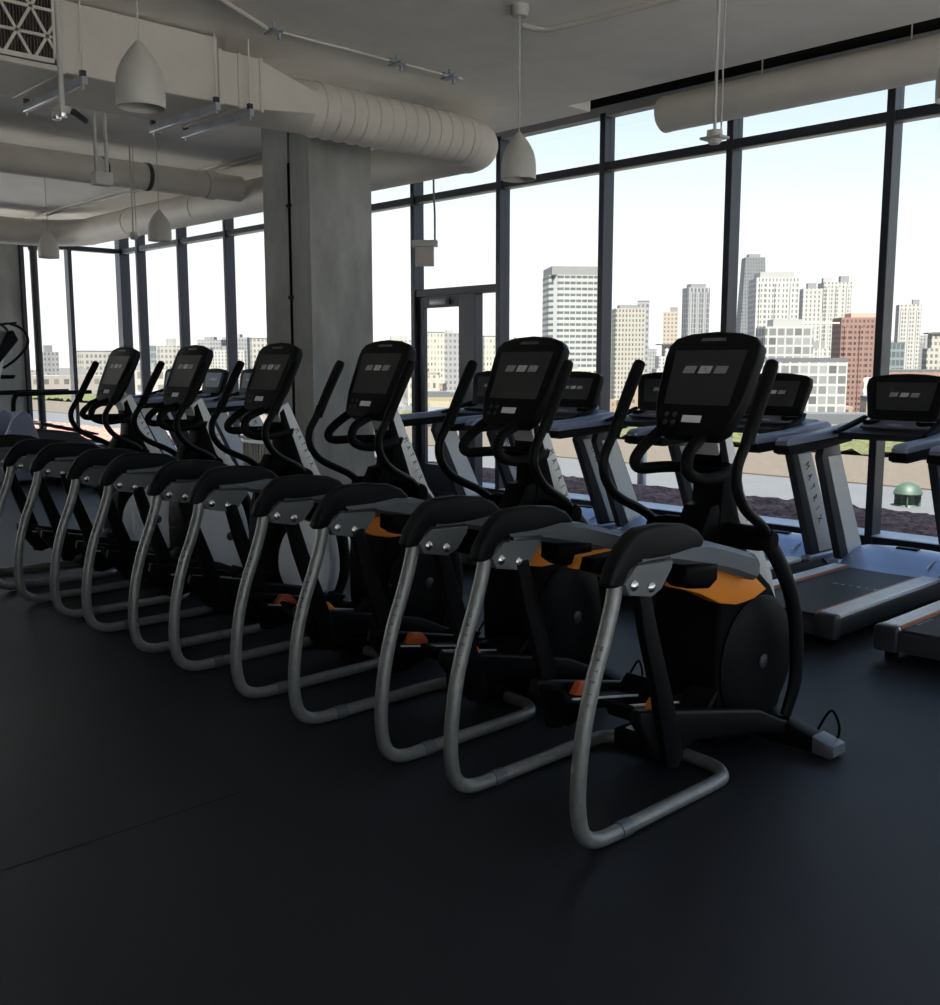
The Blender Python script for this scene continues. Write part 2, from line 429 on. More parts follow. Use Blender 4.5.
# transition box to round
tr = MB(); n = 48; cxr, czr, rr = -7.13, 3.685, .208
def rect_pt(a):
    ca, sa = math.cos(a), math.sin(a); cx_, cz_ = (DX + DXL) / 2, (DZ0 + DZ1) / 2 - .04; hx, hz = (DX - DXL) / 2, (DZ1 - DZ0) / 2 - .04
    k = min(hx / max(abs(ca), 1e-6), hz / max(abs(sa), 1e-6)); return Vector((cx_ + ca * k, 4.40, cz_ + sa * k))
rings = []
for t in (0, .25, .5, .75, 1):
    rings.append([tr.bm.verts.new(rect_pt(2 * math.pi * k / n).lerp(Vector((cxr + rr * math.cos(2 * math.pi * k / n), 4.93, czr + rr * math.sin(2 * math.pi * k / n))), t)) for k in range(n)])
for a, b in zip(rings, rings[1:]):
    for k in range(n): tr.bm.faces.new((a[k], a[(k + 1) % n], b[(k + 1) % n], b[k]))
tr.build('transition', M['duct'], duct, 30)
sp = MB(); pts, rs = [], []
y = 4.92
while y < 6.55:
    for dy, dr in ((0, 0), (.105, 0), (.113, .012), (.121, .012), (.129, 0)):
        pts.append((cxr, y + dy, czr)); rs.append(rr + dr)
    y += .135
PE = 7.06
pts.append((cxr, 6.74, czr)); rs.append(rr)
sp.tube(pts, rs, 40).build('ribbed_pipe', M['duct'], duct, 50)
el = MB(); ep = []
for k in range(9):
    a = k / 8 * math.pi / 2
    ep.append((cxr - .34 + .34 * math.cos(a), 6.72 + .34 * math.sin(a), czr))
el.tube(ep, rr + .004, 40).build('elbow', M['duct'], duct, 25)
g = thing('return_air_grille', 'louvred return grille with a diamond lattice, on the near end of the big duct', 'grille', (DX + .02, 0, 0))
gm = MB(); gy0, gy1, gz0, gz1 = 1.93, 2.85, 3.56, 4.0
gm.box(0, .03, gy0, gy0 + .03, gz0, gz1); gm.box(0, .03, gy1 - .03, gy1, gz0, gz1); gm.box(0, .03, gy0, gy1, gz0, gz0 + .03); gm.box(0, .03, gy0, gy1, gz1 - .03, gz1)
gm.build('frame', M['duct'], g)
MB().box(0.0, .006, gy0, gy1, gz0, gz1).build('backing', M['black_void'], g)
sl = MB(); yy = gy0 + .03
while yy < gy1 - .03: sl.box(.006, .016, yy, yy + .006, gz0 + .03, gz1 - .03); yy += .02
sl.build('louvre', mat('louvre_brown', (.10, .075, .065), .7), g, 0)
lt = MB()
def bar(p, q, w=.009):
    p, q = Vector((.026, *p)), Vector((.026, *q)); d = (q - p).normalized(); nrm = Vector((0, -d.z, d.y)) * w
    vs = [lt.bm.verts.new(v) for v in (p - nrm, p + nrm, q + nrm, q - nrm)]; ws = [lt.bm.verts.new(v.co + Vector((-.012, 0, 0))) for v in vs]
    lt.bm.faces.new(vs); lt.bm.faces.new(ws[::-1])
    for k in range(4): lt.bm.faces.new((vs[k], ws[k], ws[(k + 1) % 4], vs[(k + 1) % 4]))
def clip_bar(y0, z0, y1, z1):
    a, b, c_, d_ = gy0 + .02, gy1 - .02, gz0 + .02, gz1 - .02
    t0, t1 = 0, 1; dx, dz = y1 - y0, z1 - z0
    for p_, q_ in ((-dx, y0 - a), (dx, b - y0), (-dz, z0 - c_), (dz, d_ - z0)):
        if abs(p_) < 1e-9:
            if q_ < 0: return
        else:
            t = q_ / p_
            if p_ < 0: t0 = max(t0, t)
            else: t1 = min(t1, t)
    if t0 < t1: bar((y0 + dx * t0, z0 + dz * t0), (y0 + dx * t1, z0 + dz * t1))
for k in range(-6, 12):
    clip_bar(gy0 + k * .19, gz0, gy0 + k * .19 + .35, gz0 + .6); clip_bar(gy0 + k * .19, gz0, gy0 + k * .19 - .35, gz0 + .6)
for z in (gz0 + .1629, gz0 + .3257): clip_bar(gy0, z, gy1, z)
lt.build('lattice', M['duct'], g, 0)
# trapeze hangers below the duct
def hanger(y, lab, w=.04):
    t = thing('duct_hanger', lab, 'hanger', (0, y, 0), 0, 'trapeze hangers under the big duct')
    MB().box(DXL - .1, DX + .09, -w / 2, w / 2, DZ0 - .075, DZ0 - .02, .004, 1).build('strut', M['galv'], t)
    for x in (DX + .06, DXL - .07):
        MB().tube([(x, 0, DZ0 - .10), (x, 0, CZ)], .007, 8).build('rod', M['duct'], t)
        MB().box(x - .018, x + .018, -.018, .018, DZ0 - .02, DZ0 + .02, .003).build('nut', M['dark_plastic'], t)
hanger(3.0, 'galvanised hanger strut below the duct beside its grille'); hanger(3.98, 'galvanised hanger strut below the middle of the duct')
hanger(4.26, 'galvanised hanger strut below the flanged end of the duct')
# perimeter round duct along the long window, corner, left wall
pm = MB(); pts = [(-7.475, PE, czr)]
x = -7.6
pts += [(-15.9, PE, 3.70)]
for k in range(1, 8):
    a = k / 8 * math.pi / 2; pts.append((-15.9 - .9 * math.sin(a), PE - .9 + .9 * math.cos(a), 3.69))
pts += [(-16.8, 3.0, 3.68), (-16.8, -3, 3.68)]
pd = thing('perimeter_air_duct', 'long round white duct following the windows round the far left corner', 'duct')
pm.tube(pts, .205, 36).build('pipe', M['duct'], pd, 30)
for x in (-12.6, -14.6): MB().tube([(x, PE, 3.70), (x - .05, PE, 3.70)], .213, 32).build('joint_band', M['duct'], pd, 30)
b2 = thing('branch_air_duct', 'slimmer round white duct running toward the windows, with two black joint bands', 'duct')
MB().tube([(-11.3, -1, 3.755), (-11.3, PE - .2, 3.755)], .15, 32).build('pipe', M['duct'], b2, 30)
for y in (5.10, 5.62): MB().tube([(-11.3, y, 3.755), (-11.3, y + .05, 3.755)], .156, 32).build('joint_band', M['dark_plastic'], b2, 30)
MB().tube([(-11.3, 6.38, 3.755), (-11.3, 6.5, 3.755)], .165, 32).build('collar', M['duct'], b2, 30)
rd = thing('window_air_duct', 'round white duct with a capped end hanging along the right hand windows', 'duct')
MB().tube([(-5.52, 7.62, 3.79), (4.8, 7.62, 3.79)], .15, 36).build('pipe', M['duct'], rd, 30)
MB().lathe([(0, -.02), (.13, -.02), (.153, 0), (.153, .04)], (-5.54, 7.62, 3.79), 'x', 32).build('end_cap', M['duct'], rd, 30)
for x in (-4.6, -3.4): MB().tube([(x, 7.62, 3.94), (x, 7.62, 4.9)], .006, 8).build('rod', M['duct'], rd)
vb = MB().box(-17.5, -9.5, 6.45, 6.475, 3.95, 3.975).box(-17.5, -9.5, 6.6, 6.625, 3.95, 3.975)
tag(vb.build('ceiling_conduits', M['duct'], smoothang=0), 'pair of thin conduits under the ceiling beside the far windows', 'conduit')

# ------------------------------------------------------------------ pendant lamps
def pendant(x, y, z, lab, s=.93, cord_top=CZ):
    t = thing('pendant_lamp', lab, 'lamp', (x, y, z), 0, 'white bell pendants under the ceiling')
    pr = [(.125, 0), (.127, .05), (.126, .10), (.121, .145), (.110, .188), (.090, .232), (.064, .272), (.038, .305), (.02, .325), (.014, .335), (0, .337)]
    inner = [(.12, 0.002), (.12, .10), (.10, .18), (.05, .25), (0, .275)]
    m_ = MB(); n = 36
    m_.lathe([(r * s, h * s) for r, h in inner[::-1]] + [(r * s, h * s) for r, h in pr[:-1]] + [(0, .337 * s)], n=n)
    m_.build('shade', M['lamp'], t, 35, fixn=True)
    MB().lathe([(.03 * s, .20 * s), (.038 * s, .14 * s), (.03 * s, .09 * s), (0, .075 * s)], n=16).build('bulb', M['lamp_in'], t)
    MB().tube([(0, 0, .335 * s), (0, 0, cord_top - z)], .005, 8).build('cord', M['white_plastic'], t)
    MB().lathe([(0, cord_top - z), (.06, cord_top - z), (.06, cord_top - z - .05), (.05, cord_top - z - .07), (0, cord_top - z - .07)], n=20).build('canopy', M['white_plastic'], t)
    return t
pendant(-4.87, 2.42, 2.88, 'white bell pendant lamp nearest the camera, hanging before the big duct')
pendant(-4.96, 5.18, 2.88, 'white bell pendant lamp hanging at the right end of the ribbed duct', cord_top=CZ)
pendant(-9.93, 5.08, 2.88, 'white bell pendant lamp hanging before the bend of the perimeter duct, left of the column')
pendant(-12.43, 4.93, 2.88, 'small white bell pendant lamp hanging before the far left windows')
pendant(-2.02, 5.1, 2.87, 'white bell pendant lamp cut by the right edge of the picture')

# ceiling poles with devices
def pole(x, y, z, lab, kind):
    t = thing('ceiling_pole', lab, 'sensor pole', (x, y, z), 0)
    if kind == 'sensor':
        MB().tube([(0, 0, .06), (0, 0, CZ - z)], .009, 10).build('pole', M['white_plastic'], t)
        MB().tube([(.03, .02, .06), (.03, .02, CZ - z)], .005, 8).build('cable', M['white_plastic'], t)
        MB().lathe([(0, 0), (.03, .004), (.045, .03), (.045, .08), (0, .08)], n=20).build('sensor', M['white_plastic'], t)
        MB().box(-.07, .07, -.05, .05, .03, .045, .004).build('arm', M['white_plastic'], t)
    elif kind == 'track':
        MB().tube([(0, 0, .06), (0, 0, CZ - z)], .014, 10).build('pole', M['white_plastic'], t)
        MB().box(-.05, .05, -.03, .03, .015, .055, .006).build('box', M['white_plastic'], t)
        MB().tube([(.05, .03, .03), (.10, .08, -.02)], [.018, .013], 12).build('spot_head', M['dark_plastic'], t)
        for s_ in (-.035, .035): MB().lathe([(0, -.015), (.022, -.012), (.024, .005), (0, .005)], (s_, -.015, .01), n=14).build('lens', M['chrome'], t)
    else:
        MB().box(-.02, .02, -.05, -.035, .05, CZ - z).box(-.02, .02, .035, .05, .05, CZ - z).build('stem', M['white_plastic'], t)
        MB().box(-.05, .05, -.07, .07, 0, .10, .006).build('box', M['white_plastic'], t)
    return t
pole(-3.47, 5.26, 2.9, 'slim white ceiling pole ending in a round sensor before the right windows', 'sensor')
pole(-5.3, 2.21, 2.87, 'white ceiling pole ending in a twin spot fitting below the duct grille', 'track')
pole(-7.95, 3.6, 3.02, 'white twin stem ending in a square box, hanging below the big duct', 'stem')
pole(-11.0, 5.31, 3.0, 'slim white ceiling pole left of the small pendant by the far windows', 'sensor')

# exit sign on a conduit
ex = thing('exit_sign', 'pale exit sign box hung on a conduit before the glass door', 'sign', (-8.5, 7.42, 2.64), R(42))
MB().box(-.10, .10, -.03, .03, .04, .25, .008).build('box', M['white_plastic'], ex)
MB().box(-.14, .14, -.045, .045, .245, .315, .008).build('battery_housing', M['white_plastic'], ex)
lm = MB(); word(lm, 'EXIT', (-.06, -.031, .14), (.04, 0, 0), (1, 0, 0), (0, 0, 1), .085, .55); lm.build('lettering', M['exit'], ex, 0)
MB().tube([(.11, 0, .31), (.11, 0, .60), (.10, 0, .85), (.10, 0, CZ - 2.64)], .011, 10, sub=3).build('conduit', M['plate'], ex)

# ceiling pipes with sprinkler heads
spk = thing('sprinkler_pipe', 'thin white sprinkler pipe with clamps running under the ceiling by the round duct', 'pipe')
MB().tube([(-6.37, 4.1, 3.945), (-6.37, 5.98, 3.945)], .010, 10).build('pipe', M['duct'], spk)
MB().tube([(-6.37, 4.12, 3.945), (-6.05, 3.55, 3.945)], .016, 10).build('branch', M['duct'], spk)
for y in (4.18, 5.29, 5.84):
    h = MB().box(-6.45, -6.29, y - .03, y + .03, 3.925, 3.94); h.tube([(-6.37, y + .04, 3.965), (-6.37, y + .04, 3.89)], .014, 10)
    h.box(-6.375, -6.365, y - .01, y + .01, 3.94, 3.998); h.tube([(-6.37, y - .08, 3.945), (-6.37, y + .06, 3.945)], .018, 10); h.build('sprinkler_head', M['galv'], spk)
cn = MB().tube([(-5.2, 5.46, 3.99), (-5.1, 5.53, 3.955), (-4.97, 5.58, 3.95), (-4.56, 5.64, 3.95), (-4.13, 5.68, 3.95), (1.5, 6.3, 3.95)], .02, 12, sub=4)
tag(cn.build('ceiling_conduit', M['duct']), 'pale bent conduit clipped to the ceiling above the right pendants', 'conduit')

# ------------------------------------------------------------------ elliptical trainers
def mirror(sx, p): return (sx * p[0], p[1], p[2])
def make_elliptical(kind):
    t = thing('elliptical_trainer', '', 'elliptical trainer')
    for s in (1, -1):
        X = .312
        path = [(X, .258, .93), (X, .246, .86), (X, .205, .738), (X, .145, .585), (X, .103, .428), (X, .082, .265), (X, .086, .15), (X, .115, .073), (X, .19, .034), (X, .33, .029), (X, .60, .029), (X, .90, .029), (X - .02, .985, .029), (X - .09, 1.04, .029), (X - .19, 1.055, .029), (.03, 1.06, .029)]
        u = MB().tube([mirror(s, p) for p in path], .0275, 16, sub=5).build('rear_upright', M['tube'], t)
        MB().tube([mirror(s, (X, .30, .029)), mirror(s, (X, .36, .029))], .0315, 16).build('collar', M['beam'], u)
        lm = MB(); q = [Vector(p) for p in path[2:5]]
        for i, ch in enumerate('MATRIX'):
            f_ = i / 5 * 1.15 + .22; a = int(f_); p = q[a].lerp(q[a + 1], f_ - a); d = (q[a + 1] - q[a]).normalized()
            nrm = Vector((.45, -.89, 0)); nrm = (nrm - d * nrm.dot(d)).normalized()
            o_ = Vector((s * X, p.y, p.z)) + nrm * .0285
            letter(lm, ch, o_, d, d.cross(nrm) * -1, .026, .8)
        lm.build('lettering', M['ink'], u, 0)
        # bracket and bolts
        pl = MB().prism([(0.260, 0.919), (0.326, 0.973), (0.532, 0.965), (0.527, 0.940), (0.469, 0.873), (0.414, 0.853), (0.287, 0.877)], s * .274, s * .350, 'x', .003, 1).build('bracket', M['plate'], t, 25)
        for (y, z) in ((0.306, 0.909), (0.402, 0.889)):
            MB().lathe([(.019, s * .348), (.019, s * .356), (.012, s * .364), (0, s * .366)], (0, y, z), 'x', 14).build('bolt', M['chrome'], pl)
            MB().lathe([(.019, s * .276), (.019, s * .268), (.012, s * .260), (0, s * .258)], (0, y, z), 'x', 14).build('bolt', M['chrome'], pl)
        # black arm pad
        MB().prism([(.195, .925), (.215, .975), (.265, 1.04), (.315, 1.078), (.36, 1.095), (.49, 1.097), (.63, 1.08), (.70, 1.052), (.742, 1.015), (.728, .985), (.66, .972), (.47, .975), (.335, .978), (.30, .955), (.268, .905), (.205, .91)],
                   s * .283, s * .343, 'x', .018, 4).build('arm_pad', M['padm'], t, 50)
        # side beam
        b = MB(); sec = [(.36, 1.0, .972, .302), (.52, 1.0, .955, .302), (.66, 1.012, .925, .302), (.78, 1.0, .90, .302), (.96, .952, .852, .30), (1.08, .918, .812, .296), (1.125, .905, .80, .292), (1.15, .885, .81, .285)]
        rg = []
        for (y, zt, zb, xc) in sec:
            hw = .042; ch = .020
            prof = [(-hw, zb + ch), (-hw + ch, zb), (hw - ch, zb), (hw, zb + ch), (hw, zt - ch), (hw - ch, zt), (-hw + ch, zt), (-hw, zt - ch)]
            rg.append([b.bm.verts.new((s * (xc + px), y, pz)) for px, pz in prof])
        for a_, c_ in zip(rg, rg[1:]):
            for k in range(8): b.bm.faces.new((a_[k], a_[(k + 1) % 8], c_[(k + 1) % 8], c_[k]))
        b.bm.faces.new(rg[0]); b.bm.faces.new(rg[-1][::-1])
        b.build('side_beam', M['beam'], t, 40)
        # hanging link
        MB().prism([(.39, .89), (.455, .89), (.52, .70), (.61, .47), (.70, .20), (.665, .155), (.60, .17), (.52, .47), (.44, .70)], s * .268, s * .305, 'x', .006).build('link_arm', M['satin'], t, 30)
        # pedal arm and foot plate
        dz = .01 if s > 0 else -.01
        pa = MB().prism([(.47, .41), (.61, .378), (.82, .33), (1.10, .265), (1.30, .215), (1.46, .140), (1.60, .085), (1.62, .05), (1.52, .05), (1.30, .115), (.82, .21), (.66, .17), (.58, .20), (.46, .36)], s * .225, s * .275, 'x', .014, 3).build('pedal_arm', M['satin'], t, 40)
        fp = MB().prism([(.50, .34 + dz), (.47, .40 + dz), (.49, .405 + dz), (.53, .355 + dz), (.96, .275 + dz), (1.03, .335 + dz), (1.05, .33 + dz), (.98, .25 + dz)], s * .10, s * .225, 'x', .004).build('foot_plate', M['rubber'], t, 30)
        if kind == 'A':
            MB().prism([(.62, .34 + dz), (.66, .385 + dz), (.72, .375 + dz), (.76, .33 + dz), (.74, .31 + dz)], s * .165, s * .20, 'x', .004).build('toe_rim', M['redo'] if s < 0 else M['orange'], fp, 30)
        MB().prism([(.53, .357 + dz), (.95, .277 + dz), (.95, .285 + dz), (.53, .365 + dz)], s * .098, s * .105, 'x').build('edge_trim', M['silver'], fp, 0)
        # swing arm with handlebar
        sa = MB().tube([(s * .27, 1.29, .935), (s * .27, 1.405, .82), (s * .27, 1.515, .66), (s * .27, 1.57, .48), (s * .265, 1.585, .28), (s * .25, 1.54, .13)], [.04, .04, .042, .042, .04, .034], 14, sub=4, flat=(.6, 1)).build('swing_arm', M['satin'], t)
        MB().lathe([(0, s * .222), (.040, s * .222), (.046, s * .235), (.046, s * .290), (.036, s * .305), (0, s * .308)], (0, 1.29, .935), 'x', 22).build('pivot_cap', M['black'], sa)
        hb = MB().tube([(s * .27, 1.290, 0.940), (s * .29, 1.221, 1.000), (s * .31, 1.087, 1.065), (s * .318, 1.017, 1.115), (s * .32, 0.972, 1.185), (s * .32, 0.972, 1.260), (s * .32, 1.023, 1.342), (s * .32, 1.048, 1.397)], [.023, .021, .021, .021, .021, .021, .021, .022], 14, sub=5).build('handlebar', M['satin'], t)
        MB().tube([(s * .32, 1.033, 1.342), (s * .32, 1.080, 1.437), (s * .32, 1.150, 1.562), (s * .318, 1.187, 1.627), (s * .316, 1.200, 1.650), (s * .315, 1.204, 1.658)], [.0255, .0265, .0275, .0275, .024, .012], 14, sub=3).build('hand_grip', M['rubber'], hb)
        # fixed grips
        gp = [(-.15, 1.22, 1.40), (-.172, 1.17, 1.37), (-.185, 1.065, 1.305), (-.188, 1.01, 1.25), (-.18, 1.035, 1.215), (-.14, 1.14, 1.215), (-.05, 1.29, 1.215)] if s < 0 else [(.05, 1.15, 1.36), (.085, 1.05, 1.335), (.10, .975, 1.30), (.105, .955, 1.235), (.11, 1.02, 1.195), (.13, 1.12, 1.19), (.12, 1.24, 1.21), (.05, 1.29, 1.22)]
        MB().tube(gp, .0245, 12, sub=6).build('fixed_grip', M['rubber'], t)
        # front foot
        # wheel covers
        dmat = M['disc'] if kind == 'A' else M['disc_silver']
        rad = .283 if kind == 'A' else .29
        dc = MB().lathe([(rad, s * .16), (rad, s * .172), (rad - .02, s * .184), (rad * .5, s * .194), (0, s * .198)], (0, 1.425, .385), 'x', 48).build('wheel_cover', dmat, t, 30)
        MB().lathe([(.032, s * .192), (.032, s * .202), (.026, s * .206), (0, s * .206)], (0, 1.425, .385), 'x', 20).build('hub_cap', M['tread_dark'], dc)
    # shroud
    MB().prism([(1.17, .845), (1.135, .72), (1.115, .5), (1.12, .3), (1.15, .06), (1.56, .06), (1.64, .14), (1.68, .28), (1.67, .44), (1.62, .585), (1.53, .70), (1.42, .78), (1.30, .83), (1.20, .85)], -.165, .165, 'x', .02, 3).build('shroud', M['black'], t, 40)
    MB().box(-.055, .055, .95, 1.16, .05, .30, .015).build('crank_housing', M['black'], t, 40)
    if kind == 'A':
        for s in (1, -1):
            pg = [(.68, .828), (.70, .88), (.92, .88), (1.18, .82), (1.31, .73), (1.21, .702), (1.09, .698), (.97, .722), (.82, .786)]
            ac = MB().prism(pg, s * .205, s * .272, 'x', .01, 2).build('accent_panel', M['orange'], t, 40, label='bright orange curved panel below the side beam')
            MB().prism(pg, s * .14, s * .206, 'x', .006).build('liner', M['black'], ac, 40)
        for s in (1, -1): MB().prism([(.61, .935), (.605, .87), (.65, .842), (.77, .825), (.82, .85), (.82, .915)], s * .245, s * .354, 'x', .02, 3).build('bumper', M['black'], t, 40)
    # neck and mast
    MB().prism([(1.235, 1.33), (1.268, 1.36), (1.40, 1.0), (1.48, .86), (1.46, .80), (1.19, .82), (1.25, 1.0), (1.265, 1.15)], -.076, .076, 'x', .012, 2).build('neck', M['black'], t, 40)
    MB().prism([(1.08, .82), (1.12, .93), (1.19, 1.06), (1.25, 1.07), (1.40, .90), (1.42, .80)], -.07, .07, 'x', .015, 2).build('neck_skirt', M['black'], t, 40)
    ms = MB().prism([(1.21, 1.35), (1.305, 1.40), (1.535, .93), (1.70, .71), (1.75, .58), (1.67, .58), (1.55, .74), (1.405, .90)], -.068, .068, 'x', .008, 2).build('mast', M['mast'], t, 30)
    for s in (1, -1):
        lm = MB(); d = Vector((0, 1.56 - 1.33, .93 - 1.40)).normalized()
        q = [(Vector((s * .0685, 1.365, 1.21)) + d * (.05 * i)) for i in range(6)]
        for i, ch in enumerate('MATRIX' if s > 0 else 'MATRIX'):
            letter(lm, ch, q[i if s > 0 else 5 - i], d * s, Vector((0, -d.z, d.y)), .046, .75)
        lm.build('lettering', M['ink'], ms, 0)
    MB().tube([(-.235, 1.30, .935), (.235, 1.30, .935)], .052, 20).build('axle_housing', M['black'], t, 40)
    # cup tray round the neck
    MB().lathe([(0, 0), (.08, 0), (.11, .02), (.12, .055), (.11, .06), (.10, .03), (0, .02)], (.02, 1.235, 1.17), 'z', 28).build('cup_tray', M['black'], t, 40)
    # console
    v0 = Vector((0, 1.08, 1.31)); tv = Vector((0, 1.30 - 1.08, 1.785 - 1.31)).normalized(); nv = Vector((0, -tv.z, tv.y))
    def fc(p, a): return tuple(v0 + Vector((p[0], 0, 0)) + tv * p[1] + nv * a)
    out = [(-.12, .045), (.12, .045), (.165, .075), (.185, .13), (.205, .2), (.222, .40), (.218, .455), (.19, .49), (.12, .51), (0, .519), (-.12, .51), (-.19, .49), (-.218, .455), (-.222, .40), (-.205, .2), (-.185, .13), (-.165, .075)]
    cs = MB().prism(out, -.065, .0, fn=fc, bev=.012, seg=3).build('console', M['satin'], t, 40)
    MB().prism([(-.155, .185), (.155, .185), (.172, .43), (-.172, .43)], 0, .0025, fn=fc).build('screen', M['screen'], cs, 0)
    for i, xo in enumerate((-.075, 0, .075)):
        lg = MB().prism([(xo - .033, .325), (xo + .025, .325), (xo + .033, .358), (xo - .025, .358)], .0025, .0035, fn=fc).build('screen_icon', M['logo'] if i == 1 else M['logo_dim'], cs, 0)
        if i == 1:
            lm = MB(); letter(lm, '1', fc((xo, .342), .0036), (1, 0, 0), tv, .028); lm.build('numeral', M['ink'], lg, 0)
    MB().prism([(-.06, .472), (.06, .472), (.055, .484), (-.055, .484)], 0, .004, fn=fc).build('name_bar', M['plate'], cs, 0)
    MB().prism([(-.045, .108), (.045, .108), (.045, .138), (-.045, .138)], 0, .003, fn=fc).build('sticker', M['label'], cs, 0)
    for (x, v) in ((-.125, .105), (-.085, .105), (-.125, .140), (-.085, .140)):
        MB().prism([(x + .011 * math.cos(k * math.pi / 6), v + .011 * math.sin(k * math.pi / 6)) for k in range(12)], 0, .004, fn=fc).build('button', M['tread_dark'], cs, 0)
    # base
    MB().box(-.07, .07, .98, 1.60, .012, .11, .012).build('base_spine', M['satin'], t)
    MB().prism([(-.10, .95), (-.10, .87), (-.005, .87), (-.005, .95)], .148, .152, 'z').build('sticker', M['label'], t, 0)
    MB().box(-.14, .06, .84, 1.0, .06, .148, .01).build('rear_cover', M['satin'], t)
    fs = MB().prism([(-.42, .01), (.42, .01), (.42, .075), (.30, .105), (.14, .15), (-.14, .15), (-.30, .105), (-.42, .075)], 1.50, 1.60, 'y', .01, 2).build('front_stabiliser', M['satin'], t, 30)
    for s in (1, -1):
        MB().prism([(s * .40, .012), (s * .48, .004), (s * .502, .02), (s * .498, .06), (s * .40, .085)], 1.495, 1.605, 'y', .008, 2).build('foot_cap', M['beam'], fs, 30)
    MB().tube([(.33, 1.66, .03), (.36, 1.70, .12), (.40, 1.68, .15), (.45, 1.64, .10), (.44, 1.62, .04), (.36, 1.63, .03)], .006, 8, sub=5).build('cable', M['black'], t)
    return t

MX = [-2.398, -3.439, -4.558, -5.657, -6.767, -7.90]
labs = [
    'elliptical trainer nearest the camera at the right end of the row, with orange panel',
    'elliptical trainer second from the right, with orange panel, between the nearest trainer and the column',
    'elliptical trainer third from the right, its orange panel beside the tall concrete column',
    'silver wheeled elliptical trainer just left of the column, nearest of the silver wheeled ones',
    'silver wheeled elliptical trainer second from the far left end of the row',
    'silver wheeled elliptical trainer at the far left end, both handlebars before its screen']
eA = make_elliptical('A'); eB = make_elliptical('B')
for i in range(6):
    src = eA if i < 3 else eB
    o = src if i in (0, 3) else copy_tree(src)
    o.location = (MX[i], 2.40, 0); o['label'] = labs[i]; o['group'] = 'elliptical trainers in a row'

